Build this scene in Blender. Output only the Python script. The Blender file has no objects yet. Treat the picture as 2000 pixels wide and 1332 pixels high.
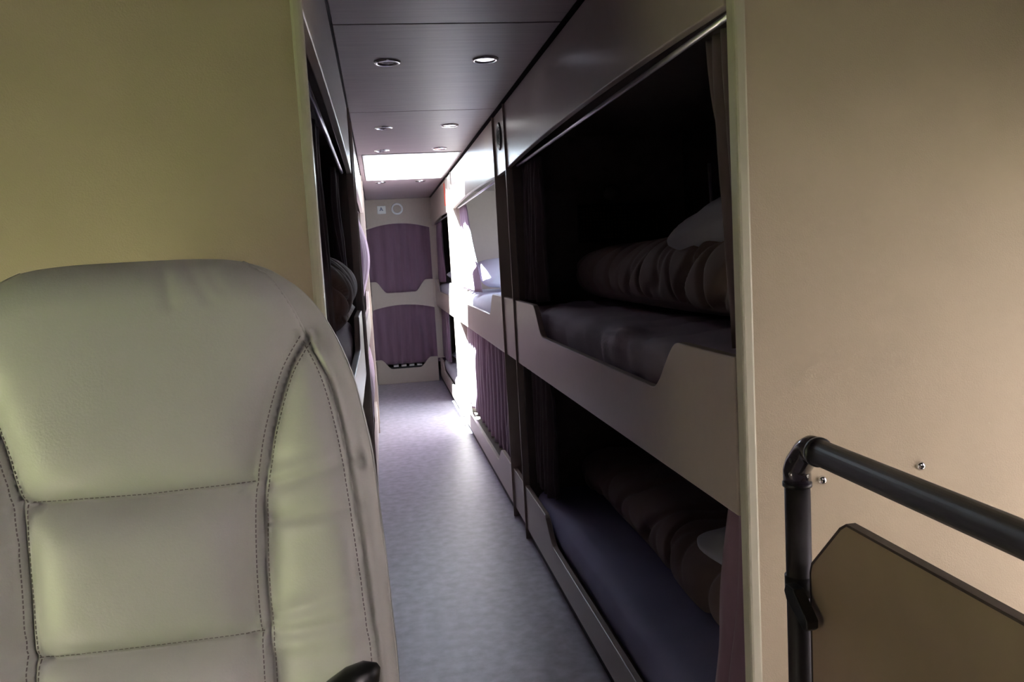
import bpy, bmesh, math, random
import numpy as np
from mathutils import Vector, Matrix, noise

random.seed(7)
SC = bpy.context.scene
COL = SC.collection

# ------------------------------------------------------------------ camera
CAMZ = 1.110
cam_d = bpy.data.cameras.new('camera')
cam = bpy.data.objects.new('camera', cam_d)
COL.objects.link(cam)
cam_d.sensor_width = 36.0
cam_d.lens = 1606.57 / 2000 * 36.0
cam_d.clip_start = 0.02
r_ = Vector((0.985531, -0.159875, -0.056289))
u_ = Vector((0.071541, 0.091298, 0.993250))
f_ = Vector((0.153657, 0.982906, -0.101415))
cam.matrix_world = Matrix(((r_.x, u_.x, -f_.x, 0), (r_.y, u_.y, -f_.y, 0), (r_.z, u_.z, -f_.z, CAMZ), (0, 0, 0, 1)))
SC.camera = cam

# ------------------------------------------------------------------ world, sun, exposure
SKY_STRENGTH = 1.0
SUN_STRENGTH = 36.0
SC.view_settings.view_transform = 'Standard'
SC.view_settings.look = 'None'
SC.view_settings.exposure = 2.35
SC.view_settings.gamma = 1.0
SC.view_settings.use_curve_mapping = False
wd = bpy.data.worlds.new('sky')
SC.world = wd
wd.use_nodes = True
bg = wd.node_tree.nodes['Background']
bg.inputs[0].default_value = (0.92, 0.82, 1.0, 1)
bg.inputs[1].default_value = SKY_STRENGTH
sun_d = bpy.data.lights.new('sun', 'SUN')
sun_d.energy = SUN_STRENGTH
sun_d.angle = math.radians(1.0)
sun_d.color = (1.0, 0.95, 0.97)
sun = bpy.data.objects.new('sun', sun_d)
COL.objects.link(sun)
sun.rotation_euler = Vector((0.30, 0.36, -1.0)).to_track_quat('-Z', 'Y').to_euler()


def portal(name, loc, sx, sy, direction):
    d = bpy.data.lights.new(name, 'AREA')
    d.shape = 'RECTANGLE'
    d.size, d.size_y = sx, sy
    d.cycles.is_portal = True
    o = bpy.data.objects.new(name, d)
    COL.objects.link(o)
    o.location = loc
    o.rotation_euler = Vector(direction).to_track_quat('-Z', 'Y').to_euler()


# ------------------------------------------------------------------ measures (metres)
XR, XL = 0.507, -0.073          # faces of the bunks along the aisle
ZC = 1.695                      # ceiling
ZFE, ZFM = 1.446, 1.464         # lower edge of header boards: at the ends, in the middle
RB_E, RB_M = 0.703, 0.7035       # lower edge of upper guard boards
RT, RC = 0.945, 0.845           # top of guard board, cut-out
LT, LC = 0.215, 0.138           # lower board top, cut-out
YP, YE = 1.109, 7.645           # partition, end bulkhead
WL, WR = -0.95, 1.20            # side walls of the bus
HY0, HY1, HX0, HX1 = 4.53, 5.86, -0.03, 0.475   # roof hatch
Y_FRONT = -1.7
Y_BACK = 8.45
LHX0, LHX1, LHY0, LHY1 = 0.52, 0.98, -1.00, -0.45  # opening for the added, unseen fill panel over the front lounge
ROOF = 1.81

portal('hatch_portal', ((HX0 + HX1) / 2, (HY0 + HY1) / 2, ROOF + 0.02), HX1 - HX0, HY1 - HY0, (0, 0, -1))
portal('window_portal', (WL + 0.005, 0.42, 0.70), 0.52, 0.84, (1, 0, 0))
portal('window_portal', (WR - 0.005, 0.76, 0.69), 0.56, 0.98, (-1, 0, 0))
portal('window_portal', (WR - 0.005, 4.55, 1.14), 1.40, 0.44, (-1, 0, 0))


# ------------------------------------------------------------------ materials
def mat(name, col, rough=0.5, metal=0.0, spec=0.5, noise_scale=0, noise_amt=0.0, stretch=(1, 1, 1), bump=0.0,
        bump_scale=200, emit=0.0, emit_col=None, coat=0.0, sheen=0.0, col2=None):
    m = bpy.data.materials.new(name)
    m.use_nodes = True
    nt = m.node_tree
    b = nt.nodes['Principled BSDF']
    b.inputs['Base Color'].default_value = (*col, 1)
    b.inputs['Roughness'].default_value = rough
    b.inputs['Metallic'].default_value = metal
    b.inputs['Specular IOR Level'].default_value = spec
    if coat:
        b.inputs['Coat Weight'].default_value = coat
        b.inputs['Coat Roughness'].default_value = 0.15
    if sheen:
        b.inputs['Sheen Weight'].default_value = sheen
    if emit:
        b.inputs['Emission Color'].default_value = (*(emit_col or col), 1)
        b.inputs['Emission Strength'].default_value = emit
    tc = nt.nodes.new('ShaderNodeTexCoord')
    if noise_scale:
        mp = nt.nodes.new('ShaderNodeMapping')
        mp.inputs['Scale'].default_value = stretch
        nt.links.new(tc.outputs['Object'], mp.inputs[0])
        n = nt.nodes.new('ShaderNodeTexNoise')
        n.inputs['Scale'].default_value = noise_scale
        n.inputs['Detail'].default_value = 4
        nt.links.new(mp.outputs[0], n.inputs['Vector'])
        mr = nt.nodes.new('ShaderNodeMapRange')
        mr.inputs[1].default_value, mr.inputs[2].default_value = 0.3, 0.7
        nt.links.new(n.outputs['Fac'], mr.inputs[0])
        mx = nt.nodes.new('ShaderNodeMix')
        mx.data_type = 'RGBA'
        c2 = col2 or tuple(c * (1 - noise_amt) for c in col)
        mx.inputs['A'].default_value = (*c2, 1)
        mx.inputs['B'].default_value = (*[min(1, c * (1 + (0 if col2 else noise_amt))) for c in col], 1)
        nt.links.new(mr.outputs[0], mx.inputs['Factor'])
        nt.links.new(mx.outputs['Result'], b.inputs['Base Color'])
    if bump:
        n2 = nt.nodes.new('ShaderNodeTexNoise')
        n2.inputs['Scale'].default_value = bump_scale
        n2.inputs['Detail'].default_value = 3
        nt.links.new(tc.outputs['Object'], n2.inputs['Vector'])
        bp = nt.nodes.new('ShaderNodeBump')
        bp.inputs['Strength'].default_value = bump
        bp.inputs['Distance'].default_value = 0.002
        nt.links.new(n2.outputs['Fac'], bp.inputs['Height'])
        nt.links.new(bp.outputs[0], b.inputs['Normal'])
    return m


def glass(name, tint, gloss=0.06):
    m = bpy.data.materials.new(name)
    m.use_nodes = True
    nt = m.node_tree
    nt.nodes.remove(nt.nodes['Principled BSDF'])
    t = nt.nodes.new('ShaderNodeBsdfTransparent')
    t.inputs[0].default_value = (*tint, 1)
    g = nt.nodes.new('ShaderNodeBsdfGlossy')
    g.inputs['Roughness'].default_value = 0.02
    x = nt.nodes.new('ShaderNodeMixShader')
    x.inputs[0].default_value = gloss
    nt.links.new(t.outputs[0], x.inputs[1])
    nt.links.new(g.outputs[0], x.inputs[2])
    nt.links.new(x.outputs[0], nt.nodes['Material Output'].inputs[0])
    return m


def milky(name, col):
    m = bpy.data.materials.new(name)
    m.use_nodes = True
    nt = m.node_tree
    nt.nodes.remove(nt.nodes['Principled BSDF'])
    t = nt.nodes.new('ShaderNodeBsdfTranslucent')
    t.inputs[0].default_value = (*col, 1)
    nt.links.new(t.outputs[0], nt.nodes['Material Output'].inputs[0])
    return m


M = {
    'milky': milky('milky_acrylic', (0.92, 0.88, 0.86)),
    'vinyl': mat('wall_vinyl', (0.56, 0.475, 0.335), 0.62, noise_scale=9, noise_amt=0.03, bump=0.25, bump_scale=420),
    'laminate': mat('cream_laminate', (0.51, 0.43, 0.37), 0.30, noise_scale=40, noise_amt=0.02),
    'ceil': mat('ceiling_laminate', (0.33, 0.245, 0.265), 0.46, noise_scale=14, noise_amt=0.10, stretch=(0.35, 6, 1)),
    'trim': mat('edge_trim', (0.62, 0.60, 0.46), 0.35),
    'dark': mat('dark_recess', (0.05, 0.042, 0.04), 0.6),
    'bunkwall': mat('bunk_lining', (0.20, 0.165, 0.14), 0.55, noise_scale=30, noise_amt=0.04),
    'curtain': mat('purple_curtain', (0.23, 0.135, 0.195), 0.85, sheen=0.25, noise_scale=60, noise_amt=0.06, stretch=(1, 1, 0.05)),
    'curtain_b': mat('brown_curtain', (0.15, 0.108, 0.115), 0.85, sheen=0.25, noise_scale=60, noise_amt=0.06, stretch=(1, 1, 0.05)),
    'sheet': mat('lavender_sheet', (0.52, 0.44, 0.55), 0.8, sheen=0.1, noise_scale=6, noise_amt=0.04, bump=0.2, bump_scale=150),
    'bluesheet': mat('blue_sheet', (0.36, 0.36, 0.60), 0.75, sheen=0.1, noise_scale=6, noise_amt=0.04),
    'white': mat('white_linen', (0.72, 0.73, 0.82), 0.8, noise_scale=6, noise_amt=0.03),
    'duvet': mat('taupe_duvet', (0.27, 0.195, 0.175), 0.75, sheen=0.15, noise_scale=8, noise_amt=0.06),
    'carpet': mat('carpet', (0.44, 0.39, 0.47), 0.36, noise_scale=26, noise_amt=0.22, bump=0.25, bump_scale=450, spec=1.0),
    'chrome': mat('chrome', (0.78, 0.78, 0.80), 0.15, metal=1.0),
    'rod': mat('satin_rod', (0.80, 0.78, 0.86), 0.32, metal=0.8),
    'black': mat('black_plastic', (0.012, 0.012, 0.014), 0.35),
    'leather': mat('cream_leather', (0.55, 0.545, 0.51), 0.42, noise_scale=5, noise_amt=0.03, bump=0.12, bump_scale=420),
    'thread': mat('seam_thread', (0.22, 0.19, 0.19), 0.7),
    'rail': mat('dark_handrail_coat', (0.024, 0.019, 0.022), 0.45),
    'elbow': mat('dark_glossy_elbow', (0.03, 0.025, 0.033), 0.12, coat=0.6),
    'guard': mat('brown_guard_laminate', (0.30, 0.22, 0.155), 0.30, noise_scale=20, noise_amt=0.04),
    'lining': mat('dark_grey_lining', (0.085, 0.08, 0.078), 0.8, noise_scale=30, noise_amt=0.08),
    'guard_edge': mat('dark_edge_band', (0.05, 0.036, 0.035), 0.4),
    'paint': mat('white_paint', (0.80, 0.80, 0.79), 0.5),
    'plate': mat('white_plate', (0.9, 0.92, 0.92), 0.4),
    'platemark': mat('grey_blue_print', (0.25, 0.28, 0.40), 0.5),
    'mesh': mat('black_net', (0.02, 0.018, 0.018), 0.8),
    'red': mat('plain_red', (0.85, 0.10, 0.05), 0.4),
    'lens_off': mat('lamp_lens', (0.22, 0.21, 0.26), 0.15, coat=0.5),
    'lens_on': mat('lamp_lens_lit', (0.9, 0.9, 0.9), 0.3, emit=8.0, emit_col=(1.0, 0.98, 0.95)),
    'lens_dim': mat('lamp_lens_dim', (0.9, 0.9, 0.95), 0.3, emit=0.9, emit_col=(0.85, 0.85, 1.0)),
    'lens_red': mat('lamp_lens_red', (0.9, 0.2, 0.15), 0.3, emit=0.9, emit_col=(1.0, 0.35, 0.3)),
    'grass': mat('grass_ground', (0.055, 0.07, 0.03), 0.95, noise_scale=0.6, noise_amt=0.3),
    'asphalt': mat('asphalt', (0.06, 0.055, 0.05), 0.9, noise_scale=2, noise_amt=0.1),
    'hatchglass': glass('hatch_acrylic', (0.86, 0.97, 1.0)),
    'window': glass('window_glass', (0.85, 0.85, 0.80)),
    'window_green': glass('green_window_glass', (0.90, 0.92, 0.76)),
    'step': mat('step_rubber', (0.10, 0.10, 0.11), 0.8),
    'shell': mat('seat_shell', (0.30, 0.29, 0.24), 0.5),
}


# ------------------------------------------------------------------ mesh helpers
def link(name, me, m=None, parent=None):
    o = bpy.data.objects.new(name, me)
    COL.objects.link(o)
    if m:
        me.materials.append(m)
    if parent:
        o.parent = parent
    return o


def empty(name, label=None, cat=None, group=None, kind=None):
    o = bpy.data.objects.new(name, None)
    COL.objects.link(o)
    return tag(o, label, cat, group, kind)


def tag(o, label=None, cat=None, group=None, kind=None):
    if label: o['label'] = label
    if cat: o['category'] = cat
    if group: o['group'] = group
    if kind: o['kind'] = kind
    return o


def pydata(name, v, f, m=None, parent=None, smooth=False):
    me = bpy.data.meshes.new(name)
    me.from_pydata([tuple(p) for p in v], [], f)
    me.update()
    bm = bmesh.new()
    bm.from_mesh(me)
    bmesh.ops.recalc_face_normals(bm, faces=bm.faces)
    bm.to_mesh(me)
    bm.free()
    if smooth:
        me.shade_smooth()
    return link(name, me, m, parent)


def boxes(name, lst, m, parent=None, bevel=0.0):
    v, f = [], []
    for (x0, x1, y0, y1, z0, z1) in lst:
        b = len(v)
        x0, x1 = min(x0, x1), max(x0, x1)
        v += [(x0, y0, z0), (x1, y0, z0), (x1, y1, z0), (x0, y1, z0), (x0, y0, z1), (x1, y0, z1), (x1, y1, z1), (x0, y1, z1)]
        f += [tuple(b + i for i in q) for q in ((0, 3, 2, 1), (4, 5, 6, 7), (0, 1, 5, 4), (1, 2, 6, 5), (2, 3, 7, 6), (3, 0, 4, 7))]
    o = pydata(name, v, f, m, parent)
    if bevel:
        add_bevel(o, bevel)
    return o


def box(name, x0, x1, y0, y1, z0, z1, m, parent=None, bevel=0.0):
    return boxes(name, [(x0, x1, y0, y1, z0, z1)], m, parent, bevel)


def add_bevel(o, w, seg=2):
    md = o.modifiers.new('bevel', 'BEVEL')
    md.width = w
    md.segments = seg
    md.limit_method = 'ANGLE'
    md.angle_limit = math.radians(50)


def board(name, pts, axis, a0, a1, m, parent=None, bevel=0.0025):
    """polygon pts (p, z) extruded along 'X' (p is y) or 'Y' (p is x) from a0 to a1"""
    n = len(pts)
    v = []
    for a in (a0, a1):
        for (p, z) in pts:
            v.append((a, p, z) if axis == 'X' else (p, a, z))
    f = [tuple(range(n)), tuple(range(2 * n - 1, n - 1, -1))]
    for i in range(n):
        j = (i + 1) % n
        f.append((i, j, n + j, n + i))
    o = pydata(name, v, f, m, parent)
    if bevel:
        add_bevel(o, bevel)
    return o


def tube(name, path, rad, m, parent=None, seg=20, caps=True):
    path = [Vector(p) for p in path]
    rads = rad if isinstance(rad, (list, tuple)) else [rad] * len(path)
    v, f = [], []
    for i, p in enumerate(path):
        t = (path[min(i + 1, len(path) - 1)] - path[max(i - 1, 0)]).normalized()
        a = t.orthogonal().normalized() if i == 0 else (a - t * a.dot(t)).normalized()
        b = t.cross(a)
        for k in range(seg):
            th = 2 * math.pi * k / seg
            v.append(p + (a * math.cos(th) + b * math.sin(th)) * rads[i])
    for i in range(len(path) - 1):
        for k in range(seg):
            f.append((i * seg + k, i * seg + (k + 1) % seg, (i + 1) * seg + (k + 1) % seg, (i + 1) * seg + k))
    if caps:
        f.append(tuple(range(seg)))
        f.append(tuple(range((len(path) - 1) * seg, len(path) * seg)))
    o = pydata(name, v, f, m, parent, smooth=True)
    return o


def lathe(name, prof, origin, axis, m, parent=None, seg=32):
    """prof: (r, h) list; axis: unit vector along which h grows"""
    ax = Vector(axis).normalized()
    a = ax.orthogonal().normalized()
    b = ax.cross(a)
    o0 = Vector(origin)
    v, f = [], []
    for (r, h) in prof:
        for k in range(seg):
            th = 2 * math.pi * k / seg
            v.append(o0 + ax * h + (a * math.cos(th) + b * math.sin(th)) * max(r, 1e-5))
    for i in range(len(prof) - 1):
        for k in range(seg):
            f.append((i * seg + k, i * seg + (k + 1) % seg, (i + 1) * seg + (k + 1) % seg, (i + 1) * seg + k))
    return pydata(name, v, f, m, parent, smooth=True)


def surface(name, fn, nu, nv, m, parent=None, thick=0.003):
    v, f = [], []
    for j in range(nv + 1):
        for i in range(nu + 1):
            v.append(fn(i / nu, j / nv))
    for j in range(nv):
        for i in range(nu):
            a = j * (nu + 1) + i
            f.append((a, a + 1, a + nu + 2, a + nu + 1))
    o = pydata(name, v, f, m, parent, smooth=True)
    if thick:
        md = o.modifiers.new('thickness', 'SOLIDIFY')
        md.thickness = thick
        md.offset = 0
    return o


def soft_box(name, c, h, r, n, m, parent=None, disp=None, warp=None):
    """box with rounded soft edges; c centre, h half sizes, r rounding radii per axis, n divisions per axis"""
    bm = bmesh.new()
    seen = {}

    def vert(p):
        k = tuple(round(q, 5) for q in p)
        if k not in seen:
            P = Vector(p)
            inner = Vector([max(-(h[i] - r[i]), min(h[i] - r[i], P[i] * h[i])) for i in range(3)])
            d = Vector([(P[i] * h[i] - inner[i]) / r[i] if r[i] else 0 for i in range(3)])
            if d.length > 1e-6:
                d = d.normalized() * max(abs(q) for q in d)
            q = inner + Vector([d[i] * r[i] for i in range(3)])
            nn = d.normalized() if d.length > 1e-6 else Vector((0, 0, 1))
            if disp:
                q = q + nn * disp(q, nn)
            if warp:
                q = warp(q)
            seen[k] = bm.verts.new(Vector(c) + q)
        return seen[k]
    for ax in range(3):
        b, cc = (ax + 1) % 3, (ax + 2) % 3
        for s in (-1, 1):
            for i in range(n[b]):
                for j in range(n[cc]):
                    q = []
                    for (di, dj) in ((0, 0), (1, 0), (1, 1), (0, 1)):
                        p = [0, 0, 0]
                        p[ax] = s
                        p[b] = -1 + 2 * (i + di) / n[b]
                        p[cc] = -1 + 2 * (j + dj) / n[cc]
                        q.append(vert(p))
                    try:
                        bm.faces.new(q)
                    except ValueError:
                        pass
    bmesh.ops.recalc_face_normals(bm, faces=bm.faces)
    me = bpy.data.meshes.new(name)
    bm.to_mesh(me)
    bm.free()
    me.shade_smooth()
    return link(name, me, m, parent)


def ns(x, y, z, s=0.0):
    return noise.noise(Vector((x + s, y + s * 1.7, z - s)))


def sstep(t):
    t = max(0, min(1, t))
    return t * t * (3 - 2 * t)


def struct(o, label=None):
    o['kind'] = 'structure'
    if label:
        o['label'] = label
    return o


# ------------------------------------------------------------------ outside ground
o = struct(pydata('ground', [(-60, -60, -2.2), (-2.2, -60, -2.2), (-2.2, 60, -2.2), (-60, 60, -2.2)], [(0, 1, 2, 3)], M['grass']),
           'sunlit grass outside the windows')
o = struct(pydata('road', [(-2.2, -60, -2.2), (60, -60, -2.2), (60, 60, -2.2), (-2.2, 60, -2.2)], [(0, 1, 2, 3)], M['asphalt']),
           'pale asphalt outside the windows')

# ------------------------------------------------------------------ floor, stairwell
SX0, SX1, SY0, SY1 = 0.53, 1.17, -0.6, 1.06
struct(boxes('floor', [(WL, SX0, Y_FRONT, Y_BACK, -0.06, 0), (SX0, WR, SY1, Y_BACK, -0.06, 0), (SX0, WR, Y_FRONT, SY0, -0.06, 0),
                       (SX1, WR, SY0, SY1, -0.06, 0)], M['carpet']), 'grey violet carpet of the aisle')
st = struct(empty('stairwell'), 'stairwell behind the guard panel')
boxes('stair_wall', [(SX0 - 0.02, SX0, SY0, SY1, -1.3, -0.06), (SX1, SX1 + 0.02, SY0, SY1, -1.3, -0.06), (SX0, SX1, SY1, SY1 + 0.02, -1.3, -0.06),
                     (SX0, SX1, SY0 - 0.02, SY0, -1.3, -0.06), (SX0, SX1, SY0, SY1, -1.32, -1.3)], M['vinyl'], st)
for k in range(5):
    box('step', SX0, SX1, SY0 + 0.25 * k, SY0 + 0.25 * (k + 1), -1.3, -0.22 * (k + 1), M['step'], st, 0.004)


# ------------------------------------------------------------------ outer walls with windows
def wall_x(name, x0, x1, y0, y1, z0, z1, w):
    wy0, wy1, wz0, wz1 = w
    return struct(boxes(name, [(x0, x1, y0, wy0, z0, z1), (x0, x1, wy1, y1, z0, z1), (x0, x1, wy0, wy1, z0, wz0), (x0, x1, wy0, wy1, wz1, z1)], M['lining']))


WIN = (0.16, 0.68, 0.28, 1.12)
WINR = (0.48, 1.04, 0.20, 1.18)
wall_x('wall_left', WL - 0.06, WL, Y_FRONT, Y_BACK, -0.06, ROOF, WIN)
WIN2 = (3.85, 5.25, 0.92, 1.36)
a = [(WR, WR + 0.06, Y_FRONT, WINR[0], -0.06, ROOF), (WR, WR + 0.06, WINR[1], WIN2[0], -0.06, ROOF), (WR, WR + 0.06, WIN2[1], Y_BACK, -0.06, ROOF)]
for q in (WINR, WIN2):
    a += [(WR, WR + 0.06, q[0], q[1], -0.06, q[2]), (WR, WR + 0.06, q[0], q[1], q[3], ROOF)]
struct(boxes('wall_right', a, M['lining']))
struct(box('wall_front', WL, WR, Y_FRONT - 0.06, Y_FRONT, -0.06, ROOF, M['lining']))
struct(box('wall_back', WL, WR, Y_BACK, Y_BACK + 0.06, -0.06, ROOF, M['bunkwall']))
w = struct(empty('window_1'), 'side window of the front lounge, left')
box('pane', WL - 0.04, WL - 0.034, WIN[0], WIN[1], WIN[2], WIN[3], M['window_green'], w)
w = struct(empty('window_2'), 'side window of the front lounge, right')
box('pane', WR + 0.034, WR + 0.04, WINR[0], WINR[1], WINR[2], WINR[3], M['window'], w)
w = struct(empty('window_3'), 'window beside the middle upper berth on the right')
box('pane', WR + 0.034, WR + 0.04, WIN2[0], WIN2[1], WIN2[2], WIN2[3], M['hatchglass'], w)

# ------------------------------------------------------------------ partition walls at the aisle mouth
pl = struct(box('wall_partition_left', WL, XL - 0.014, YP, YP + 0.02, 0, ZC, M['vinyl']), 'olive beige partition behind the leather seat')
box('edge_trim', XL - 0.014, XL, YP - 0.004, YP + 0.024, 0, ZC, M['trim'], pl, 0.004)
pr = struct(box('wall_partition_right', XR + 0.016, WR, YP, YP + 0.02, -1.3, ZC, M['vinyl']), 'beige partition behind the dark handrail')
box('edge_trim', XR, XR + 0.018, YP - 0.004, YP + 0.024, 0, ZC, M['trim'], pr, 0.004)
for (x, z) in ((0.788, 0.761), (0.627, 0.755)):
    s = lathe('dome_screw', [(0, 0.0065), (0.003, 0.0062), (0.0055, 0.0045), (0.0068, 0.002), (0.0072, 0)], (x, YP, z), (0, -1, 0), M['chrome'], pr, 20)
    lathe('screw_socket', [(0, 0.0068), (0.0022, 0.0068), (0.0022, 0.005)], (x, YP, z), (0, -1, 0), M['black'], s, 6)

# ------------------------------------------------------------------ ceiling with panels and hatch
ce = struct(boxes('ceiling', [(WL - .06, HX0 - 0.012, Y_FRONT - .06, Y_BACK + .06, ZC + 0.012, ROOF),
                              (HX1 + 0.012, WR + .06, Y_FRONT - .06, LHY0, ZC + 0.012, ROOF), (HX1 + 0.012, WR + .06, LHY1, Y_BACK + .06, ZC + 0.012, ROOF),
                              (HX1 + 0.012, LHX0, LHY0, LHY1, ZC + 0.012, ROOF), (LHX1, WR + .06, LHY0, LHY1, ZC + 0.012, ROOF),
                              (HX0 - 0.012, HX1 + 0.012, Y_FRONT - .06, HY0 - 0.012, ZC + 0.012, ROOF), (HX0 - 0.012, HX1 + 0.012, HY1 + 0.012, Y_BACK + .06, ZC + 0.012, ROOF)], M['dark']),
            'dark violet grey laminate ceiling of the aisle')
LX0, LX1 = XL + 0.004, XR - 0.006
for (a, b) in ((YP + 0.03, 2.102), (2.108, 3.283), (3.287, HY0 - 0.016), (HY1 + 0.016, YE)):
    box('ceiling_panel', LX0, LX1, a, b, ZC, ZC + 0.013, M['ceil'], ce, 0.002)
boxes('ceiling_panel', [(LX0, HX0 - 0.016, HY0 - 0.012, HY1 + 0.012, ZC, ZC + 0.013)], M['ceil'], ce)
boxes('ceiling_panel', [(HX1 + 0.016, LX1, HY0 - 0.012, HY1 + 0.012, ZC, ZC + 0.013)], M['ceil'], ce)
for q in ((WL, WR, Y_FRONT, LHY0), (WL, WR, LHY1, YP), (WL, LHX0, LHY0, LHY1), (LHX1, WR, LHY0, LHY1)):
    box('ceiling_panel', *q, ZC, ZC + 0.013, M['lining'], ce)
lh = struct(empty('added_roof_light'), 'added milky fill panel in the unseen lounge roof')  # diffusing panel out of view, added to light seat and partitions from above
box('lid', LHX0 - 0.02, LHX1 + 0.02, LHY0 - 0.02, LHY1 + 0.02, ROOF, ROOF + 0.006, M['milky'], lh)
hatch = empty('roof_hatch', 'bright open roof hatch in the aisle ceiling', 'hatch')
t = 0.012
boxes('frame', [(HX0 - t, HX0, HY0 - t, HY1 + t, ZC - 0.004, ROOF + 0.01), (HX1, HX1 + t, HY0 - t, HY1 + t, ZC - 0.004, ROOF + 0.01),
                (HX0, HX1, HY0 - t, HY0, ZC - 0.004, ROOF + 0.01), (HX0, HX1, HY1, HY1 + t, ZC - 0.004, ROOF + 0.01)], M['paint'], hatch)
box('lid', HX0 - 0.03, HX1 + 0.03, HY0 - 0.03, HY1 + 0.03, ROOF + 0.012, ROOF + 0.018, M['hatchglass'], hatch)


def downlight(x, y, lens, label):
    t = empty('downlight', label, 'ceiling light', 'round ceiling lights of the aisle')
    lathe('ring', [(0.027, 0.0), (0.029, 0.004), (0.034, 0.006), (0.038, 0.004), (0.040, 0.0005), (0.040, -0.002)], (x, y, ZC), (0, 0, -1), M['chrome'], t)
    lathe('lens', [(0, 0.003), (0.016, 0.0025), (0.0272, 0.0008)], (x, y, ZC), (0, 0, -1), M[lens], t)
    return t


downlight(0.068, 2.488, 'lens_off', 'unlit round ceiling light nearest the camera, left side')
downlight(0.355, 2.476, 'lens_dim', 'bright chrome round ceiling light nearest the camera, right side')
downlight(0.065, 3.655, 'lens_off', 'unlit round ceiling light in the second row, left side')
downlight(0.349, 3.645, 'lens_on', 'glowing white round ceiling light in the second row')
downlight(0.060, 4.375, 'lens_off', 'unlit round ceiling light just before the hatch, left')
downlight(0.357, 4.365, 'lens_red', 'reddish round ceiling light just before the hatch, right')
downlight(0.057, 6.05, 'lens_off', 'pale round ceiling light just beyond the hatch, left')
downlight(0.344, 6.05, 'lens_off', 'pale round ceiling light just beyond the hatch, right')


# ------------------------------------------------------------------ bunk units along the aisle
def arch(y0, y1, ze, zm, n=16):
    pts = []
    for i in range(n + 1):
        t = i / n
        pts.append((y0 + (y1 - y0) * t, ze + (zm - ze) * (1 - (2 * t - 1) ** 2)))
    return pts


def guard_top(y0, y1, ca, cb, zt, zc, wdt=0.15):
    """top edge from y1 back to y0 with a cut-out between ca and cb (shoulders S-shaped)"""
    pts = [(y1, zt)]
    for i in range(11):
        t = i / 10
        pts.append((cb - wdt * t, zt + (zc - zt) * sstep(t)))
    for i in range(11):
        t = i / 10
        pts.append((ca + wdt * (1 - t), zc + (zt - zc) * sstep(t)))
    pts.append((y0, zt))
    return pts


TH = 0.018


def sx(side, x):
    return x if side > 0 else XL - (x - XR)


def bunk_unit(side, y0, y1, ca, cb, label, near_div=True, far_div=True, far_mat='bunkwall'):
    t = empty('bunk_unit', label, 'bunk bed', 'bunk units along the aisle')
    a, b = sx(side, XR), sx(side, XR + TH)
    g = 0.003
    p0, p1 = y0 + g, y1 - g
    hb = board('header_panel', arch(p0, p1, ZFE, ZFM) + [(p1, ZC - 0.012), (p0, ZC - 0.012)], 'X', a, b, M['laminate'], t)
    board('upper_guard_board', arch(p0, p1, RB_E, RB_M) + guard_top(p0, p1, ca, cb, RT, RC), 'X', a, b, M['laminate'], t)
    board('lower_guard_board', [(p0, 0.04), (p1, 0.04)] + guard_top(p0, p1, ca, cb, LT, LC), 'X', a, b, M['laminate'], t)
    bx = sx(side, WR if side > 0 else XR + (XL - WL) - 0.0)
    bx = WR - 0.002 if side > 0 else WL + 0.002
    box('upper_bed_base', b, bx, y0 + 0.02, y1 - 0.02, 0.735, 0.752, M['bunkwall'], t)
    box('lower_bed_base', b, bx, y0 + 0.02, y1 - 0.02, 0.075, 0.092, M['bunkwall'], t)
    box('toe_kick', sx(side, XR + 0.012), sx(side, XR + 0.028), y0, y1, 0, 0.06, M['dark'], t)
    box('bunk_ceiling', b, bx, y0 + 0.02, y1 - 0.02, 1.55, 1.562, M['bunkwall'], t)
    if near_div:
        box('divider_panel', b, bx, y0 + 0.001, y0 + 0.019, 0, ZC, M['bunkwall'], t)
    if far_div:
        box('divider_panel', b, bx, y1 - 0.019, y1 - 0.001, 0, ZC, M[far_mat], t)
    xr = sx(side, XR + 0.034)
    tube('curtain_rod', [(xr, y0 + 0.03, 1.449), (xr, y1 - 0.03, 1.449)], 0.0055, M['rod'], t, 12)
    tube('curtain_rod', [(xr, y0 + 0.03, 0.703), (xr, y1 - 0.03, 0.703)], 0.0055, M['rod'], t, 12)
    return t


B1 = (1.135, 3.12)
BAY = (3.12, 3.42)
B2 = (3.42, 5.44)
BAY2 = (5.44, 5.78)
B3 = (5.78, YE)
C1 = (1.37, 2.752)
C2 = (3.74, 5.27)
C3 = (6.05, 7.40)
bunk_unit(1, *B1, *C1, 'nearest two-tier bunk on the right with open berths')
bunk_unit(1, *B2, *C2, 'middle two-tier bunk on the right with purple lower curtain', far_mat='laminate')
bunk_unit(1, *B3, *C3, 'farthest two-tier bunk on the right beside the end bulkhead', far_div=False)
bunk_unit(-1, *B1, *C1, 'nearest two-tier bunk on the left behind the leather seat')
bunk_unit(-1, *B2, *C2, 'middle two-tier bunk on the left with bulging pale curtains')
bunk_unit(-1, *B3, *C3, 'farthest two-tier bunk on the left beside the end bulkhead', far_div=False)


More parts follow.
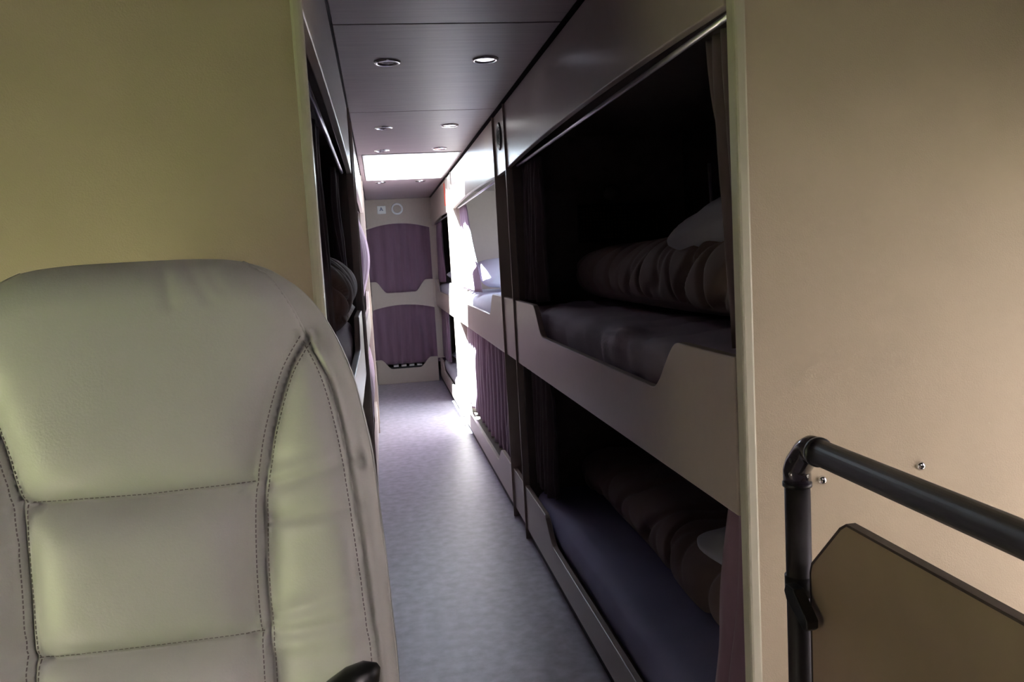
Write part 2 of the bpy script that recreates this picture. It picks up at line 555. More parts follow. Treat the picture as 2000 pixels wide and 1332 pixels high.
def bay(side, y0, y1, label, grille=True, closed=False):
    t = empty('divider_bay', label, 'divider panel', 'narrow bays between the bunks')
    a, b = sx(side, XR + 0.002), sx(side, XR + 0.002 + TH)
    g = 0.006
    hb = board('top_panel', [(y0 + g, 1.443), (y1 - g, 1.443), (y1 - g, ZC - 0.012), (y0 + g, ZC - 0.012)], 'X', a, b, M['laminate'], t)
    if closed:
        board('tall_panel', [(y0 + g, LT + 0.003), (y1 - g, LT + 0.003), (y1 - g, 1.437), (y0 + g, 1.437)], 'X', a, b, M['laminate'], t)
    else:
        board('middle_panel', [(y0 + g, RB_E), (y1 - g, RB_E), (y1 - g, RT), (y0 + g, RT)], 'X', a, b, M['laminate'], t)
    board('bottom_panel', [(y0 + g, 0.04), (y1 - g, 0.04), (y1 - g, LT - 0.003), (y0 + g, LT - 0.003)], 'X', a, b, M['laminate'], t)
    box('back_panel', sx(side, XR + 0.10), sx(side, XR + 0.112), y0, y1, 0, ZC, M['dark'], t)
    for yy in (y0, y1):
        box('post', sx(side, XR - 0.007), sx(side, XR + 0.10), yy - 0.0028, yy + 0.0028, 0, ZC - 0.012, M['laminate'], t)
    if grille:
        yc, zc = (y0 + y1) / 2 + 0.01, 1.587
        ax = (-1, 0, 0) if side > 0 else (1, 0, 0)
        gr = lathe('grille', [(0, 0.002), (0.040, 0.002), (0.044, 0.005), (0.050, 0.006), (0.054, 0.003), (0.0545, -0.002)], (a, yc, zc), ax, M['black'], t, 36)
        for k in range(3):
            rr = 0.010 + 0.011 * k
            lathe('grille_ring', [(rr, 0.0015), (rr + 0.001, 0.0045), (rr + 0.003, 0.0045), (rr + 0.004, 0.0015)], (a, yc, zc), ax, M['rail'], gr, 28)
    return t


bay(1, *BAY, 'narrow divider bay with a round dark grille on the right')
bay(-1, *BAY, 'narrow divider bay between the left bunks', grille=False)
bay(1, *BAY2, 'sunlit cream divider beyond the hatch on the right', grille=False, closed=True)
bay(-1, *BAY2, 'sunlit cream divider beyond the hatch on the left', grille=False, closed=True)
tag(box('red_strip', XR - 0.006, XR, 5.95, 5.975, 1.50, 1.66, M['red'], None, 0.001), 'small red strip on the far header beyond the bright divider', 'stripe')  # thin upright red box on the face of the far header

# ------------------------------------------------------------------ end bulkhead with its two berths
eb = empty('end_bunk', 'end bulkhead bunk with two arched curtained berths', 'bunk bed')
ex0, ex1 = XL - 0.15, XR + 0.10
ya, yb = YE, YE + 0.02
board('header_panel', [(ex0, 1.40), (XL - 0.03, 1.425)] + arch(XL - 0.02, 0.487, 1.425, 1.474)[1:-1] + [(0.487, 1.425), (0.487, LT), (ex1, LT), (ex1, ZC), (ex0, ZC)], 'Y', ya, yb, M['laminate'], eb)


def eguard(z0e, z0m, zt, zc):
    low = arch(XL - 0.02, 0.487, z0e, z0m) if z0m else [(XL - 0.02, z0e), (0.487, z0e)]
    top = [(0.487, zt)]
    for i in range(9):
        t = i / 8
        top.append((0.425 - 0.105 * t, zt + (zc - zt) * sstep(t)))
    for i in range(9):
        t = i / 8
        top.append((0.065 - 0.105 * t, zc + (zt - zc) * sstep(t)))
    top.append((XL - 0.02, zt))
    return low + top


board('upper_guard_board', eguard(0.688, 0.73, 0.952, 0.845), 'Y', ya, yb, M['laminate'], eb)
board('lower_guard_board', eguard(0.001, None, 0.230, 0.140), 'Y', ya, yb, M['laminate'], eb)
box('upper_bed_base', ex0, ex1, yb, Y_BACK, 0.735, 0.752, M['bunkwall'], eb)
box('slat_carrier', -0.02, 0.42, YE + 0.075, YE + 0.09, 0.10, 0.148, M['rail'], eb)
for k in range(5):
    x = 0.075 + 0.073 * k
    box('slat', x, x + 0.046, YE + 0.06, YE + 0.6, 0.150, 0.168, M['paint'], eb, 0.002)

np_ = empty('notice_plate', 'small white square plate on the end bulkhead', 'sign')
box('plate', 0.026, 0.104, YE - 0.008, YE, 1.565, 1.638, M['plate'], np_, 0.003)
board('symbol', [(0.046, 1.592), (0.056, 1.592), (0.062, 1.604), (0.070, 1.592), (0.080, 1.592), (0.066, 1.624), (0.058, 1.624)], 'Y', YE - 0.0092, YE - 0.0078, M['platemark'], np_, 0)
vt = empty('round_vent', 'round white ringed vent on the end bulkhead', 'vent')
lathe('ring', [(0.036, 0.002), (0.038, 0.010), (0.045, 0.013), (0.052, 0.010), (0.054, 0.0)], (0.206, YE, 1.605), (0, -1, 0), M['plate'], vt)
lathe('disc', [(0, 0.005), (0.030, 0.004), (0.0365, 0.002)], (0.206, YE, 1.605), (0, -1, 0), M['laminate'], vt)


# ------------------------------------------------------------------ curtains
def curtain(side, label, y0t, y1t, y0b, y1b, zt, zb, folds, amp, m='curtain', x=0.555, bulge=None, seed=0.0, nv=24, group='curtains of the side bunks'):
    nu = max(24, int(folds * 12))

    def fn(u, v):
        y = (y0t + (y1t - y0t) * u) * (1 - v) + (y0b + (y1b - y0b) * u) * v
        ph = 2 * math.pi * folds * u + 1.2 * ns(u * 3, v * 1.3, 0, seed) * 2
        xx = x + amp * (0.55 + 0.6 * v) * math.sin(ph) + amp * 0.5 * ns(u * folds * 1.3, v * 2, 1, seed + 5)
        if bulge:
            xx += bulge(u, v)
        z = zt + (zb - zt) * v + 0.006 * ns(u * 6, v, 2, seed) * v
        return (sx(side, xx), y, z)
    return tag(surface('curtain', fn, nu, nv, M[m], None, 0.003), label, 'curtain', group)


# right, near unit
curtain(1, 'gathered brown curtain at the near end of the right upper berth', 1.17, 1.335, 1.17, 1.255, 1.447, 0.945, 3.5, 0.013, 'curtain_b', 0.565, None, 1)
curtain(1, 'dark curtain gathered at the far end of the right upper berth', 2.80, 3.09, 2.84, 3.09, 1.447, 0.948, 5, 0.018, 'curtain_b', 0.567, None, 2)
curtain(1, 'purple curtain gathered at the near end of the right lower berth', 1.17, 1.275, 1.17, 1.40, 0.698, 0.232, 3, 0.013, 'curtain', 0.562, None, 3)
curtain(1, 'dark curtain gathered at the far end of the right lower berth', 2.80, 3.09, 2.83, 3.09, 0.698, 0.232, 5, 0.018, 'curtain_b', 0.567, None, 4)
# right, middle unit
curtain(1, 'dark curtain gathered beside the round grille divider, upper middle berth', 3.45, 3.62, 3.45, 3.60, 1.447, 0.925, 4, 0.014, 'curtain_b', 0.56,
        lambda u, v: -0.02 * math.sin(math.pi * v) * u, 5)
curtain(1, 'sunlit curtain gathered at the far end of the middle upper berth', 5.12, 5.41, 4.62, 5.41, 1.447, 0.922, 5, 0.014, 'curtain', 0.555, None, 6)
curtain(1, 'long purple curtain drawn across the middle lower berth on the right', 3.45, 5.42, 3.45, 5.42, 0.698, 0.155, 15, 0.016, 'curtain', 0.558,
        lambda u, v: -0.03 * math.exp(-((u - 0.06) / 0.06) ** 2) * math.sin(math.pi * min(1, max(0, (v - 0.55) / 0.40))), 7, 30)
# right, far unit
curtain(1, 'curtain gathered at the near end of the far upper berth', 5.81, 6.05, 5.81, 6.00, 1.447, 0.922, 4, 0.016, 'curtain', 0.56, None, 8)
curtain(1, 'purple curtain hanging at the far end of the far upper berth', 7.10, 7.62, 7.22, 7.62, 1.447, 0.925, 5, 0.016, 'curtain', 0.556, None, 9)
curtain(1, 'purple curtain hanging at the far end of the far lower berth', 6.95, 7.62, 7.05, 7.62, 0.698, 0.232, 6, 0.016, 'curtain', 0.556, None, 10)
# left
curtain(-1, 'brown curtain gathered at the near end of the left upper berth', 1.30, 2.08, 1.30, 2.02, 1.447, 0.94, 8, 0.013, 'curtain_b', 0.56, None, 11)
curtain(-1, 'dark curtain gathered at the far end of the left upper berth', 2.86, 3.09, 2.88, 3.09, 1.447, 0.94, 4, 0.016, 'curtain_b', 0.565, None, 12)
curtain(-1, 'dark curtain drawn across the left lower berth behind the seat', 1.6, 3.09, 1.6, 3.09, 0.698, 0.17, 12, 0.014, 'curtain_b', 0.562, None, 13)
curtain(-1, 'pale curtain bulging out of the left middle upper berth', 3.46, 5.40, 3.46, 5.40, 1.447, 0.86, 14, 0.014, 'curtain', 0.553,
        lambda u, v: -0.055 * math.sin(math.pi * min(1, v * 1.05)) ** 1.5 * (0.3 + 0.7 * sstep((u - 0.2) / 0.4)), 14, 30)
curtain(-1, 'purple curtain bulging out of the left middle lower berth', 3.46, 5.40, 3.46, 5.40, 0.698, 0.16, 14, 0.014, 'curtain', 0.555,
        lambda u, v: -0.035 * math.sin(math.pi * v) ** 1.5, 15, 30)
curtain(-1, 'curtain drawn across the far left upper berth', 5.82, 7.60, 5.82, 7.60, 1.447, 0.86, 12, 0.012, 'curtain', 0.556, None, 16)
curtain(-1, 'curtain drawn across the far left lower berth', 5.82, 7.60, 5.82, 7.60, 0.698, 0.16, 12, 0.012, 'curtain', 0.556, None, 17)


def end_curtain(label, zt, zb, seed):
    def fn(u, v):
        x = XL - 0.08 + (0.60 - XL + 0.08) * u
        y = YE + 0.045 + 0.012 * math.sin(2 * math.pi * 9 * u + ns(u * 4, v, 0, seed) * 2) * (0.7 + 0.4 * v)
        return (x, y, zt + (zb - zt) * v)
    return tag(surface('curtain', fn, 120, 20, M['curtain'], None, 0.003), label, 'curtain', 'curtains of the end bulkhead')


end_curtain('purple curtain closing the upper arched berth of the end bulkhead', 1.50, 0.80, 21)
end_curtain('purple curtain closing the lower arched berth of the end bulkhead', 0.75, 0.178, 22)


# ------------------------------------------------------------------ bedding
def mattress(side, y0, y1, z0, z1, m, label, seed=0.0, wr=0.004, xa=0.53, xb=1.17):
    xa2, xb2 = sx(side, xa), (sx(side, xb))
    c = ((xa2 + xb2) / 2, (y0 + y1) / 2, (z0 + z1) / 2)
    h = (abs(xb2 - xa2) / 2, (y1 - y0) / 2, (z1 - z0) / 2)

    def disp(p, n):
        d = wr * ns(p.x * 7, p.y * 5, p.z * 6, seed) + wr * 0.9 * ns(p.x * 9 + p.y * 9, (p.y - p.z * 0.8) * 14, p.z * 3, seed + 9)
        return d - wr if n.z > -0.5 else 0
    return tag(soft_box('mattress', c, h, (0.06, 0.06, 0.06), (16, 60, 10), M[m], None, disp), label, 'mattress', 'mattresses')


mattress(1, 1.17, 3.08, 0.753, 0.940, 'sheet', 'lavender sheeted mattress in the right upper berth', 1, 0.014)
mattress(1, 1.17, 3.08, 0.093, 0.222, 'bluesheet', 'blue violet sheeted mattress in the right lower berth', 2, 0.004)
mattress(1, 3.46, 5.40, 0.753, 0.915, 'white', 'sunlit white mattress in the middle upper berth', 3, 0.005)
mattress(1, 5.82, 7.60, 0.753, 0.915, 'white', 'pale mattress in the far upper berth', 4, 0.005)
mattress(1, 5.82, 7.60, 0.093, 0.222, 'white', 'pale mattress in the far lower berth', 5, 0.005)
mattress(-1, 1.17, 3.08, 0.753, 0.930, 'sheet', 'grey sheeted mattress in the left upper berth', 6, 0.006, 0.53, 1.18)


def duvet(c, h, r, label, seed, amp=0.02, fold=(10, 14), n=(34, 200, 20), warp=None, m='duvet'):
    def disp(p, nn):
        if nn.z < -0.6:
            return 0.0
        a = min(1, max(0, 0.55 + 1.1 * ns(p.y * 3.1, p.z * 4, p.x * 3, seed)))
        wv = 1.5 * ns(p.x * 4, p.y * 3, p.z * 4, seed + 3) + 0.6 * ns(p.x * 9, p.y * 8, p.z * 9, seed + 4)
        q = p.y * fold[1] + (p.z + p.x * 0.7) * fold[0] + wv
        c1 = math.exp(-(math.sin(q) / 0.30) ** 2)
        q2 = p.y * fold[1] * 1.9 - (p.z * 0.6 - p.x) * fold[0] * 1.1 + wv * 1.6 + 2
        c2 = math.exp(-(math.sin(q2) / 0.35) ** 2)
        b = min(1, max(0, 0.3 + 1.3 * ns(p.y * 4.3, p.z * 3, p.x * 5, seed + 8)))
        return -amp * a * c1 * 0.9 - amp * 0.55 * b * c2 + amp * 1.3 * ns(p.x * 3, p.y * 2.4, p.z * 4, seed + 1)
    return tag(soft_box('duvet', c, h, r, n, M[m], None, disp, warp), label, 'duvet', 'duvets')


def w1(q):
    q = q.copy()
    # soft long edge that wanders, crown lower at far end
    q.x += 0.02 * ns(q.y * 2.3, 0, 0, 4) * (1 if q.x < 0 else 0)
    if q.z > 0:
        q.z *= 1 - 0.25 * sstep((q.y - 0.45) / 0.45)
    return q


duvet((0.935, 2.13, 1.040), (0.235, 0.89, 0.098), (0.12, 0.14, 0.095), 'rumpled taupe duvet heaped in the right upper berth', 11, 0.028, warp=w1)
duvet((0.93, 2.10, 0.313), (0.235, 0.90, 0.088), (0.12, 0.14, 0.085), 'rumpled dark duvet heaped in the right lower berth', 12, 0.028, warp=w1)
duvet((sx(-1, 0.70), 2.42, 1.040), (0.205, 0.44, 0.105), (0.11, 0.10, 0.105), 'taupe duvet rolled up in the left upper berth', 13, 0.024, fold=(16, 15))


def pillow(c, size, rot, label, m='white', seed=0.0, cat='pillow'):
    R = Matrix.Rotation(rot[2], 3, 'Z') @ Matrix.Rotation(rot[1], 3, 'Y') @ Matrix.Rotation(rot[0], 3, 'X')

    def warp(q):
        u, v = q.x / size[0], q.y / size[1]
        k = (max(0.0, 1 - abs(u) ** 2.4) * max(0.0, 1 - abs(v) ** 2.4)) ** 0.55
        p = Vector((q.x, q.y, q.z * (0.12 + 0.88 * k)))
        p.z += 0.010 * ns(q.x * 9, q.y * 9, q.z * 3, seed) + 0.006 * ns(q.x * 22, q.y * 16, 0, seed)
        return R @ p
    return tag(soft_box('pillow', c, size, (size[0] * 0.3, size[1] * 0.3, size[2] * 0.8), (26, 26, 8), M[m], None, None, warp), label, cat, 'pillows')


pillow((0.87, 1.77, 1.168), (0.15, 0.21, 0.070), (math.radians(-12), math.radians(-4), 0.25), 'white pillow lying on the duvet in the right upper berth', seed=1)
pillow((0.84, 1.58, 0.440), (0.15, 0.22, 0.05), (0, math.radians(-4), 0.1), 'pale pillow half hidden in the right lower berth', seed=2)
pillow((0.85, 4.98, 1.02), (0.26, 0.20, 0.065), (math.radians(20), 0, 0.05), 'sunlit white pillow in the middle upper berth', seed=3)
pillow((0.75, 7.02, 0.985), (0.15, 0.25, 0.055), (0, 0, 0.1), 'pale blue pillow in the far upper berth', seed=4)
pillow((0.75, 7.02, 0.285), (0.15, 0.25, 0.05), (0, 0, 0.1), 'pale blue pillow in the far lower berth', seed=5)

# net pocket, things inside the right upper berth
npk = empty('net_pocket', 'dark net pocket on the end wall of the right upper berth', 'net pocket')
yy = B1[1] - 0.021
boxes('frame', [(0.765, 1.092, yy - 0.012, yy, 1.280, 1.292), (0.765, 1.092, yy - 0.012, yy, 1.150, 1.160),
                (0.765, 0.775, yy - 0.012, yy, 1.160, 1.280), (1.082, 1.092, yy - 0.012, yy, 1.160, 1.280)], M['black'], npk)
strips = []
for k in range(22):
    x = 0.778 + k * 0.0138
    strips.append((x, x + 0.003, yy - 0.010, yy - 0.007, 1.160, 1.280))
for k in range(8):
    z = 1.168 + k * 0.0138
    strips.append((0.775, 1.082, yy - 0.007, yy - 0.004, z, z + 0.003))
tag(boxes('netting', strips, M['mesh'], npk), kind='stuff')
tag(lathe('reading_lamp', [(0, 0.03), (0.02, 0.03), (0.028, 0.02), (0.030, 0.0)], (0.90, yy, 1.335), (0, -1, 0), M['shell'], None, 24),
    'dim round fitting above the net pocket in the upper berth', 'lamp')
tag(tube('metal_rod', [(1.105, 2.63, 1.38), (1.095, 2.60, 1.30), (1.085, 2.56, 1.12)], 0.006, M['rod'], None, 12), 'slim bright metal rod beside the pillow in the upper berth', 'rod')

# ------------------------------------------------------------------ leather seat
seat = empty('passenger_seat', 'cream leather seat with stitched quilted backrest', 'seat')
SCX, SY_, SZ_, TILT = -0.237, 0.83, 0.90, math.radians(9)
AL = Vector((0, math.sin(TILT), math.cos(TILT)))
NO = Vector((0, -math.cos(TILT), math.sin(TILT)))       # towards the camera


def sp(x, t, h):
    return Vector((SCX + x, SY_, SZ_)) + AL * t + NO * h


OUT = [(0, .229), (.06, .2285), (.096, .225), (.124, .2165), (.142, .205), (.159, .191), (.175, .170), (.191, .137), (.204, .097), (.213, .049), (.218, .013), (.221, -.039), (.224, -.091), (.226, -.142), (.228, -.209), (.228, -.40)]
ISEAM = [(.161, .142), (.148, .122), (.138, .102), (.123, .057), (.115, .022), (.110, -.003), (.108, -.028), (.106, -.078), (.106, -.128), (.107, -.193), (.110, -.40)]
OSEAM = [(.104, .222), (.118, .213), (.130, .204), (.148, .174), (.161, .142), (.177, .104), (.187, .062), (.194, .015), (.199, -.037), (.203, -.089), (.206, -.14), (.209, -.186), (.212, -.40)]
H1 = [(0, -0.001), (.104, 0.001)]
H2 = [(0, -0.144), (.104, -0.144)]
H3 = [(0, -0.290), (.104, -0.290)]


def dense(pl_, step=0.004):
    # Catmull-Rom resample
    P = [Vector((p[0], p[1])) for p in pl_]
    out = []
    for i in range(len(P) - 1):
        a, b, c, d = P[max(i - 1, 0)], P[i], P[i + 1], P[min(i + 2, len(P) - 1)]
        n = max(1, int((c - b).length / step))
        for k in range(n):
            t = k / n
            out.append(0.5 * ((2 * b) + (c - a) * t + (2 * a - 5 * b + 4 * c - d) * t * t + (3 * b - a - 3 * c + d) * t ** 3))
    out.append(P[-1])
    return np.array([[p.x, p.y] for p in out])


def pdist(px, pz, poly):
    best = np.full(px.shape, 1e9)
    for i in range(len(poly) - 1):
        ax, az = poly[i]
        bx, bz = poly[i + 1]
        dx, dz = bx - ax, bz - az
        L = dx * dx + dz * dz + 1e-12
        t = np.clip(((px - ax) * dx + (pz - az) * dz) / L, 0, 1)
        best = np.minimum(best, np.hypot(px - ax - t * dx, pz - az - t * dz))
    return best


OUTD, IS, OS = dense(OUT), dense(ISEAM), dense(OSEAM)
H1D, H2D, H3D = np.array(H1), np.array(H2), np.array(H3)
WRINK = [((.122, -.001), (.205, .018), .0036, .007), ((.119, -.034), (.198, -.027), .003, .007), ((.116, -.126), (.198, -.098), .0036, .009),
         ((.115, -.143), (.201, -.129), .003, .007), ((.112, -.168), (.201, -.157), .002, .009), ((.123, .021), (.189, .036), .0016, .008),
         ((.092, -.001), (.112, .007), .003, .004), ((.092, -.144), (.110, -.137), .003, .004)]
TOPW = [((.032, .221), (.039, .181), .0012, .006), ((.054, .222), (.074, .184), .0014, .006), ((.068, .221), (.084, .194), .0012, .005)]


def seat_h(X, T):
    ax = np.abs(X)
    d_out = pdist(ax, T, OUTD)
    di, do = pdist(ax, T, IS), pdist(ax, T, OS)
    dh = np.minimum(np.minimum(pdist(ax, T, H1D), pdist(ax, T, H2D)), pdist(ax, T, H3D))
    puff = lambda d, k: 1 - np.exp(-(d / k) ** 1.2)
    h = np.zeros_like(X)
    # which side of the inner seam are we on: x of seam at T
    xs = np.interp(T, IS[::-1, 1], IS[::-1, 0])
    xo = np.interp(T, OS[::-1, 1], OS[::-1, 0])
    centre = (ax < xs) | (T > 0.142)
    border = (ax > xo)
    dmin_c = np.minimum(np.minimum(di, dh), do + 0.02 * (T < 0.1))
    h_c = 0.027 * puff(di, 0.018) * puff(dh, 0.016) + 0.008 * (1 - (ax / 0.2) ** 2)
    sa = np.where(T > 0, T / 0.225, np.where(T > -0.144, (T + 0.144) / 0.143, np.where(T > -0.29, (T + 0.29) / 0.146, (T + 0.43) / 0.14)))
    sa = np.clip(sa, 0, 1)
    h_c = h_c + np.where(T > 0, 0.0, 0.055) * sa * sa * (1 - sa) * puff(di, 0.02)
    h_b = 0.022 * puff(di, 0.016) * puff(do, 0.014) + 0.002
    h_e = 0.016 * puff(do, 0.018) + 0.002
    kk = np.clip((T - 0.09) / 0.06, 0, 1)
    kk = kk * kk * (3 - 2 * kk)
    h_e = h_e * (1 - kk) + (h_c - 0.003) * kk
    h = np.where(border, h_e, np.where(centre, h_c, h_b))
    # flat lip with central groove along the double stitched seams
    h += 0.0035 * np.exp(-((di - 0.005) / 0.0032) ** 2) - 0.0035 * np.exp(-(di / 0.0016) ** 2)
    h += 0.0025 * np.exp(-((do - 0.0045) / 0.0030) ** 2) * (T < 0.15) - 0.0028 * np.exp(-(do / 0.0016) ** 2) * np.where(T < 0.15, 1, 0.3)
    h -= 0.0025 * np.exp(-(dh / 0.0016) ** 2)
    # lower edge of each cushion sags over the seam below it
    for (a, b, dep, wdt) in WRINK:
        dd = pdist(ax, T, np.array([a, b]))
        h -= 1.6 * dep * np.exp(-(dd / wdt) ** 2) * np.where(ax > xs - 0.02, 1, 0)
    for (a, b, dep, wdt) in TOPW:
        h -= dep * np.exp(-(pdist(X, T, np.array([a, b])) / wdt) ** 2)
    # rounded outer edge
    R = 0.045
    q = np.clip(1 - d_out / R, 0, 1)
    h -= R * 0.75 * (1 - np.sqrt(np.clip(1 - q * q, 0, 1)))
    # concave cupping of the whole backrest: bolsters stand forward
    h += 0.030 * np.clip((ax - 0.09) / 0.10, 0, 1) ** 1.5 * np.clip((0.16 - T) / 0.2, 0, 1)
    return h


NU, NV = 220, 250
TB = -0.36
av = np.sin(np.linspace(-1, 1, NU + 1) * math.pi / 2)
Tcol = np.interp(np.abs(av) * 0.228, OUTD[:, 0], OUTD[:, 1])
A, B = np.meshgrid(np.arange(NU + 1), np.linspace(0, 1, NV + 1))
Xg = (av * 0.228)[A]
# the side of the outline leans in slightly towards the top; columns end on the outline
Tg = TB + (Tcol[A] - TB) * B ** 0.85
Hg = seat_h(Xg, Tg)
P3 = np.zeros((NV + 1, NU + 1, 3))
for i, base in enumerate((SCX, SY_, SZ_)):
    P3[..., i] = base + Tg * AL[i] + Hg * NO[i] + (Xg if i == 0 else 0)
# normals from finite differences of the height function
e = 0.0012
gx = (seat_h(Xg + e, Tg) - seat_h(Xg - e, Tg)) / (2 * e)
gt = (seat_h(Xg, Tg + e) - seat_h(Xg, Tg - e)) / (2 * e)
N3 = np.zeros_like(P3)
for i in range(3):
    N3[..., i] = NO[i] - gt * AL[i] - (gx if i == 0 else 0)
N3 /= np.linalg.norm(N3, axis=2, keepdims=True)
# region of each quad
xm = (Xg[:-1, :-1] + Xg[1:, 1:]) / 2
tm = (Tg[:-1, :-1] + Tg[1:, 1:]) / 2
xs = np.interp(tm, IS[::-1, 1], IS[::-1, 0])
xo = np.interp(tm, OS[::-1, 1], OS[::-1, 0])
reg = np.zeros(xm.shape, int)
cen = (np.abs(xm) < xs) | (tm > 0.142)
reg[cen & (tm > 0)] = 1
reg[cen & (tm <= 0) & (tm > -0.144)] = 2
reg[cen & (tm <= -0.144) & (tm > -0.290)] = 3
reg[cen & (tm <= -0.290)] = 4
reg[~cen & (xm > 0)] = 5
reg[~cen & (xm < 0)] = 6
reg[(np.abs(xm) > xo) & (xm > 0)] = 7
reg[(np.abs(xm) > xo) & (xm < 0)] = 8
RN = {1: 'upper_cushion_panel', 2: 'middle_cushion_panel', 3: 'lower_cushion_panel', 4: 'bottom_cushion_panel', 5: 'side_bolster', 6: 'side_bolster', 7: 'border_panel', 8: 'border_panel'}
for k, nm in RN.items():
    qs = np.argwhere(reg == k)
    if not len(qs):
        continue
    idx = {}
    v, nrm, f = [], [], []
    for (j, i) in qs:
        q = []
        for (dj, di) in ((0, 0), (0, 1), (1, 1), (1, 0)):
            key = (j + dj, i + di)
            if key not in idx:
                idx[key] = len(v)
                v.append(tuple(P3[key]))
                nrm.append(tuple(N3[key]))
            q.append(idx[key])
        f.append(tuple(q))
    me = bpy.data.meshes.new(nm)
    me.from_pydata(v, [], f)
    me.update()
    me.shade_smooth()
    me.normals_split_custom_set_from_vertices(nrm)
    link(nm, me, M['leather'], seat)
# shell behind: rim follows the outline and closes the back
rim = [(x, t) for (x, t) in zip(Xg[-1], Tg[-1])]
rim = [(-0.228, TB)] + rim + [(0.228, TB)]
v, f = [], []
levels = [(1.0, None), (1.0, -0.045), (0.985, -0.075), (0.93, -0.095), (0.0, -0.10)]
n = len(rim)
for (s, hh) in levels:
    for i, (x, t) in enumerate(rim):
        if hh is None:
            h0 = float(seat_h(np.array([x]), np.array([t]))[0])
            v.append(sp(x, t, h0))
        else:
            v.append(sp(x * s, -0.05 + (t + 0.05) * s if s < 1 else t, hh))
for l in range(len(levels) - 1):
    for i in range(n - 1):
        f.append((l * n + i, l * n + i + 1, (l + 1) * n + i + 1, (l + 1) * n + i))
pydata('backrest_shell', v, f, M['leather'], seat, smooth=True)


# stitching: little raised threads along the seams
def stitches(poly, off, name='stitching', pitch=0.0048, ln=0.0031, mirror=True):
    d = np.vstack([[0, 0], np.cumsum(np.abs(np.diff(poly, axis=0)), axis=0)])
    seg = np.hypot(*np.diff(poly, axis=0).T)
    s = np.concatenate([[0], np.cumsum(seg)])
    v, f = [], []
    for sgn in ((1, -1) if mirror else (1,)):
        pos = 0.002
        while pos < s[-1] - 0.003:
            pts = []
            for q in (pos, pos + ln):
                x = np.interp(q, s, poly[:, 0])
                t = np.interp(q, s, poly[:, 1])
                x2, t2 = np.interp(q + 0.001, s, poly[:, 0]), np.interp(q + 0.001, s, poly[:, 1])
                dv = np.array([x2 - x, t2 - t])
                dv = dv / (np.linalg.norm(dv) + 1e-9)
                pts.append((x - dv[1] * off, t + dv[0] * off, dv))
            pos += pitch
            if pts[0][1] < TB + 0.01:
                break
            b = len(v)
            for (x, t, dv) in pts:
                wv = 0.0006
                for (o1, o2) in ((-wv, -0.0004), (wv, -0.0004), (wv * 0.6, 0.0005), (-wv * 0.6, 0.0005)):
                    v.append(((x - dv[1] * o1) * sgn, t + dv[0] * o1, o2, x, t))
            f += [(b, b + 1, b + 2, b + 3), (b + 4, b + 7, b + 6, b + 5)] + [(b + i, b + 4 + i, b + 4 + (i + 1) % 4, b + (i + 1) % 4) for i in range(4)]
    hs = seat_h(np.array([q[3] for q in v]), np.array([q[4] for q in v]))
    v = [sp(q[0], q[1], float(h0) + q[2]) for q, h0 in zip(v, hs)]
    tag(pydata(name, v, f, M['thread'], seat), kind='stuff')


stitches(IS, 0.0055)
stitches(IS, -0.0055)
stitches(OS[np.argmax(OS[:, 1] < 0.146):], -0.005)
stitches(np.array([(-.104, 0.001), (0, -0.001), (.104, 0.001)]), 0.003, mirror=False)
stitches(np.array([(-.104, -.144), (0, -.144), (.104, -.144)]), 0.003, mirror=False)
for sg in (1, -1):
    pp = OS[:np.argmax(OS[:, 1] < 0.146)]
    hh = seat_h(pp[:, 0] + 0.001, pp[:, 1])
    tube('piping', [sp(q[0] * sg, q[1], float(z) + 0.0006) for q, z in zip(pp, hh)], 0.0017, M['leather'], seat, 8)
# seat cushion, pedestal and armrest
soft_box('seat_cushion', (SCX, 0.50, 0.47), (0.235, 0.25, 0.065), (0.06, 0.06, 0.06), (16, 16, 6), M['leather'], seat)
box('seat_pan', SCX - 0.20, SCX + 0.20, 0.30, 0.80, 0.37, 0.41, M['black'], seat, 0.01)
lathe('pedestal', [(0.0, 0.0), (0.17, 0.0), (0.17, 0.02), (0.10, 0.05), (0.09, 0.33), (0.14, 0.37), (0, 0.37)], (SCX, 0.55, 0.0), (0, 0, 1), M['black'], seat)
tube('armrest', [sp(0.148, -0.222, 0.055), sp(0.163, -0.206, 0.066), sp(0.178, -0.192, 0.072), sp(0.192, -0.180, 0.074), sp(0.204, -0.172, 0.072), sp(0.211, -0.168, 0.070)],
     [0.022, 0.022, 0.021, 0.018, 0.012, 0.003], M['black'], seat, 20)
tube('armrest', [sp(0.170, -0.215, 0.050), sp(0.182, -0.232, 0.10), sp(0.190, -0.262, 0.20), sp(0.190, -0.268, 0.30), sp(0.190, -0.270, 0.325)], [0.020, 0.022, 0.024, 0.022, 0.010], M['black'], seat, 20)


# ------------------------------------------------------------------ handrail and guard panel
hr = empty('handrail', 'dark tubular handrail in front of the right partition', 'handrail')
HXp, HYp, HZp, HRr = 0.490, 0.925, 0.864, 0.0155
tube('post', [(HXp, HYp, 0.0), (HXp, HYp, HZp - 0.050)], HRr, M['rail'], hr, 28)
tube('top_bar', [(HXp, HYp - 0.050, HZp), (HXp, -0.35, HZp)], HRr, M['rail'], hr, 28)
tube('post', [(HXp, -0.35, 0.0), (HXp, -0.35, HZp + 0.0155)], HRr, M['rail'], hr, 28)
ep = [(HXp, HYp, HZp - 0.050), (HXp, HYp, HZp - 0.040)]
for k in range(9):
    a = math.pi / 2 * k / 8
    ep.append((HXp, HYp - 0.022 + 0.022 * math.cos(a) - 0.013 * math.sin(a) * 0, HZp - 0.022 + 0.022 * math.sin(a)))
ep = [(HXp, HYp, HZp - 0.050), (HXp, HYp, HZp - 0.034), (HXp, HYp - 0.006, HZp - 0.024), (HXp, HYp - 0.026, HZp - 0.005), (HXp, HYp - 0.036, HZp), (HXp, HYp - 0.050, HZp)]
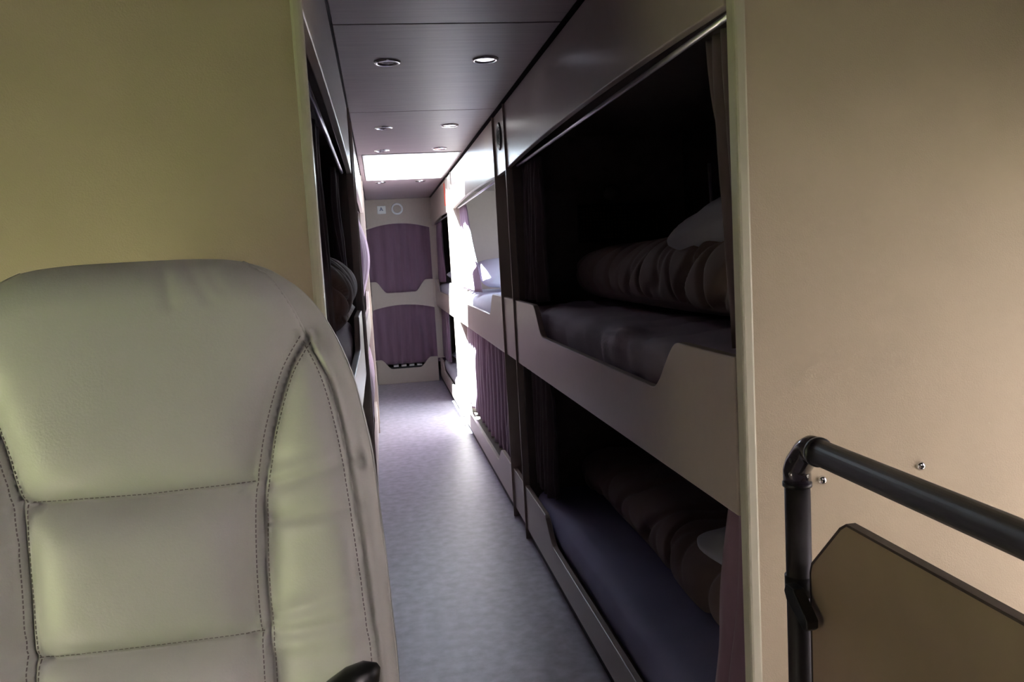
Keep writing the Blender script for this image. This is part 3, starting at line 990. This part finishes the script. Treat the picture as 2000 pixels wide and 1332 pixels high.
tube('elbow', ep, HRr + 0.0012, M['elbow'], hr, 28)
tube('collar', [(HXp, HYp, HZp - 0.054), (HXp, HYp, HZp - 0.049)], HRr + 0.0022, M['black'], hr, 28)
tube('collar', [(HXp, HYp - 0.049, HZp), (HXp, HYp - 0.054, HZp)], HRr + 0.0022, M['black'], hr, 28)
lathe('set_screw', [(0, 0.001), (0.002, 0.001), (0.003, 0.0)], (HXp - HRr - 0.0012, HYp - 0.016, HZp - 0.017), (-1, 0, 0), M['black'], hr, 12)

gp = empty('guard_panel', 'brown olive guard panel with clipped corner below the handrail', 'panel')
poly = [(-0.30, 0.06), (0.889, 0.06), (0.889, 0.712), (0.885, 0.724), (0.822, 0.788), (0.810, 0.796), (-0.30, 0.796)]
board('panel', poly, 'X', HXp - 0.004, HXp + 0.006, M['guard'], gp, 0)
inner = poly
# edge band along the top and the clipped corner
ev, ef = [], []
chain = [(0.889, 0.06), (0.889, 0.712), (0.885, 0.724), (0.822, 0.788), (0.810, 0.796), (-0.30, 0.796)]
for (y, z) in chain:
    for (dx, s) in ((-0.0045, 0), (0.0065, 0), (0.0065, 1), (-0.0045, 1)):
        ny, nz = (0.0025, 0) if z < 0.715 else ((0, 0.0025) if y < 0.815 else (0.0018, 0.0018))
        ev.append((HXp + dx, y + ny * s - ny * 0.2 * (1 - s), z + nz * s - nz * 0.2 * (1 - s)))
for i in range(len(chain) - 1):
    for k in range(4):
        ef.append((i * 4 + k, i * 4 + (k + 1) % 4, (i + 1) * 4 + (k + 1) % 4, (i + 1) * 4 + k))
ef += [(0, 1, 2, 3), tuple(len(ev) - 4 + k for k in range(4))]
pydata('edge_band', ev, ef, M['guard_edge'], gp)
cl = board('clip', [(0.858, 0.658), (0.866, 0.652), (0.908, 0.674), (0.914, 0.684), (0.910, 0.694), (0.890, 0.694), (0.858, 0.668)], 'X', HXp - 0.027, HXp - 0.012, M['black'], gp, 0.002)
tube('clip_band', [(HXp, HYp, 0.672), (HXp, HYp, 0.696)], HRr + 0.002, M['black'], gp, 24)
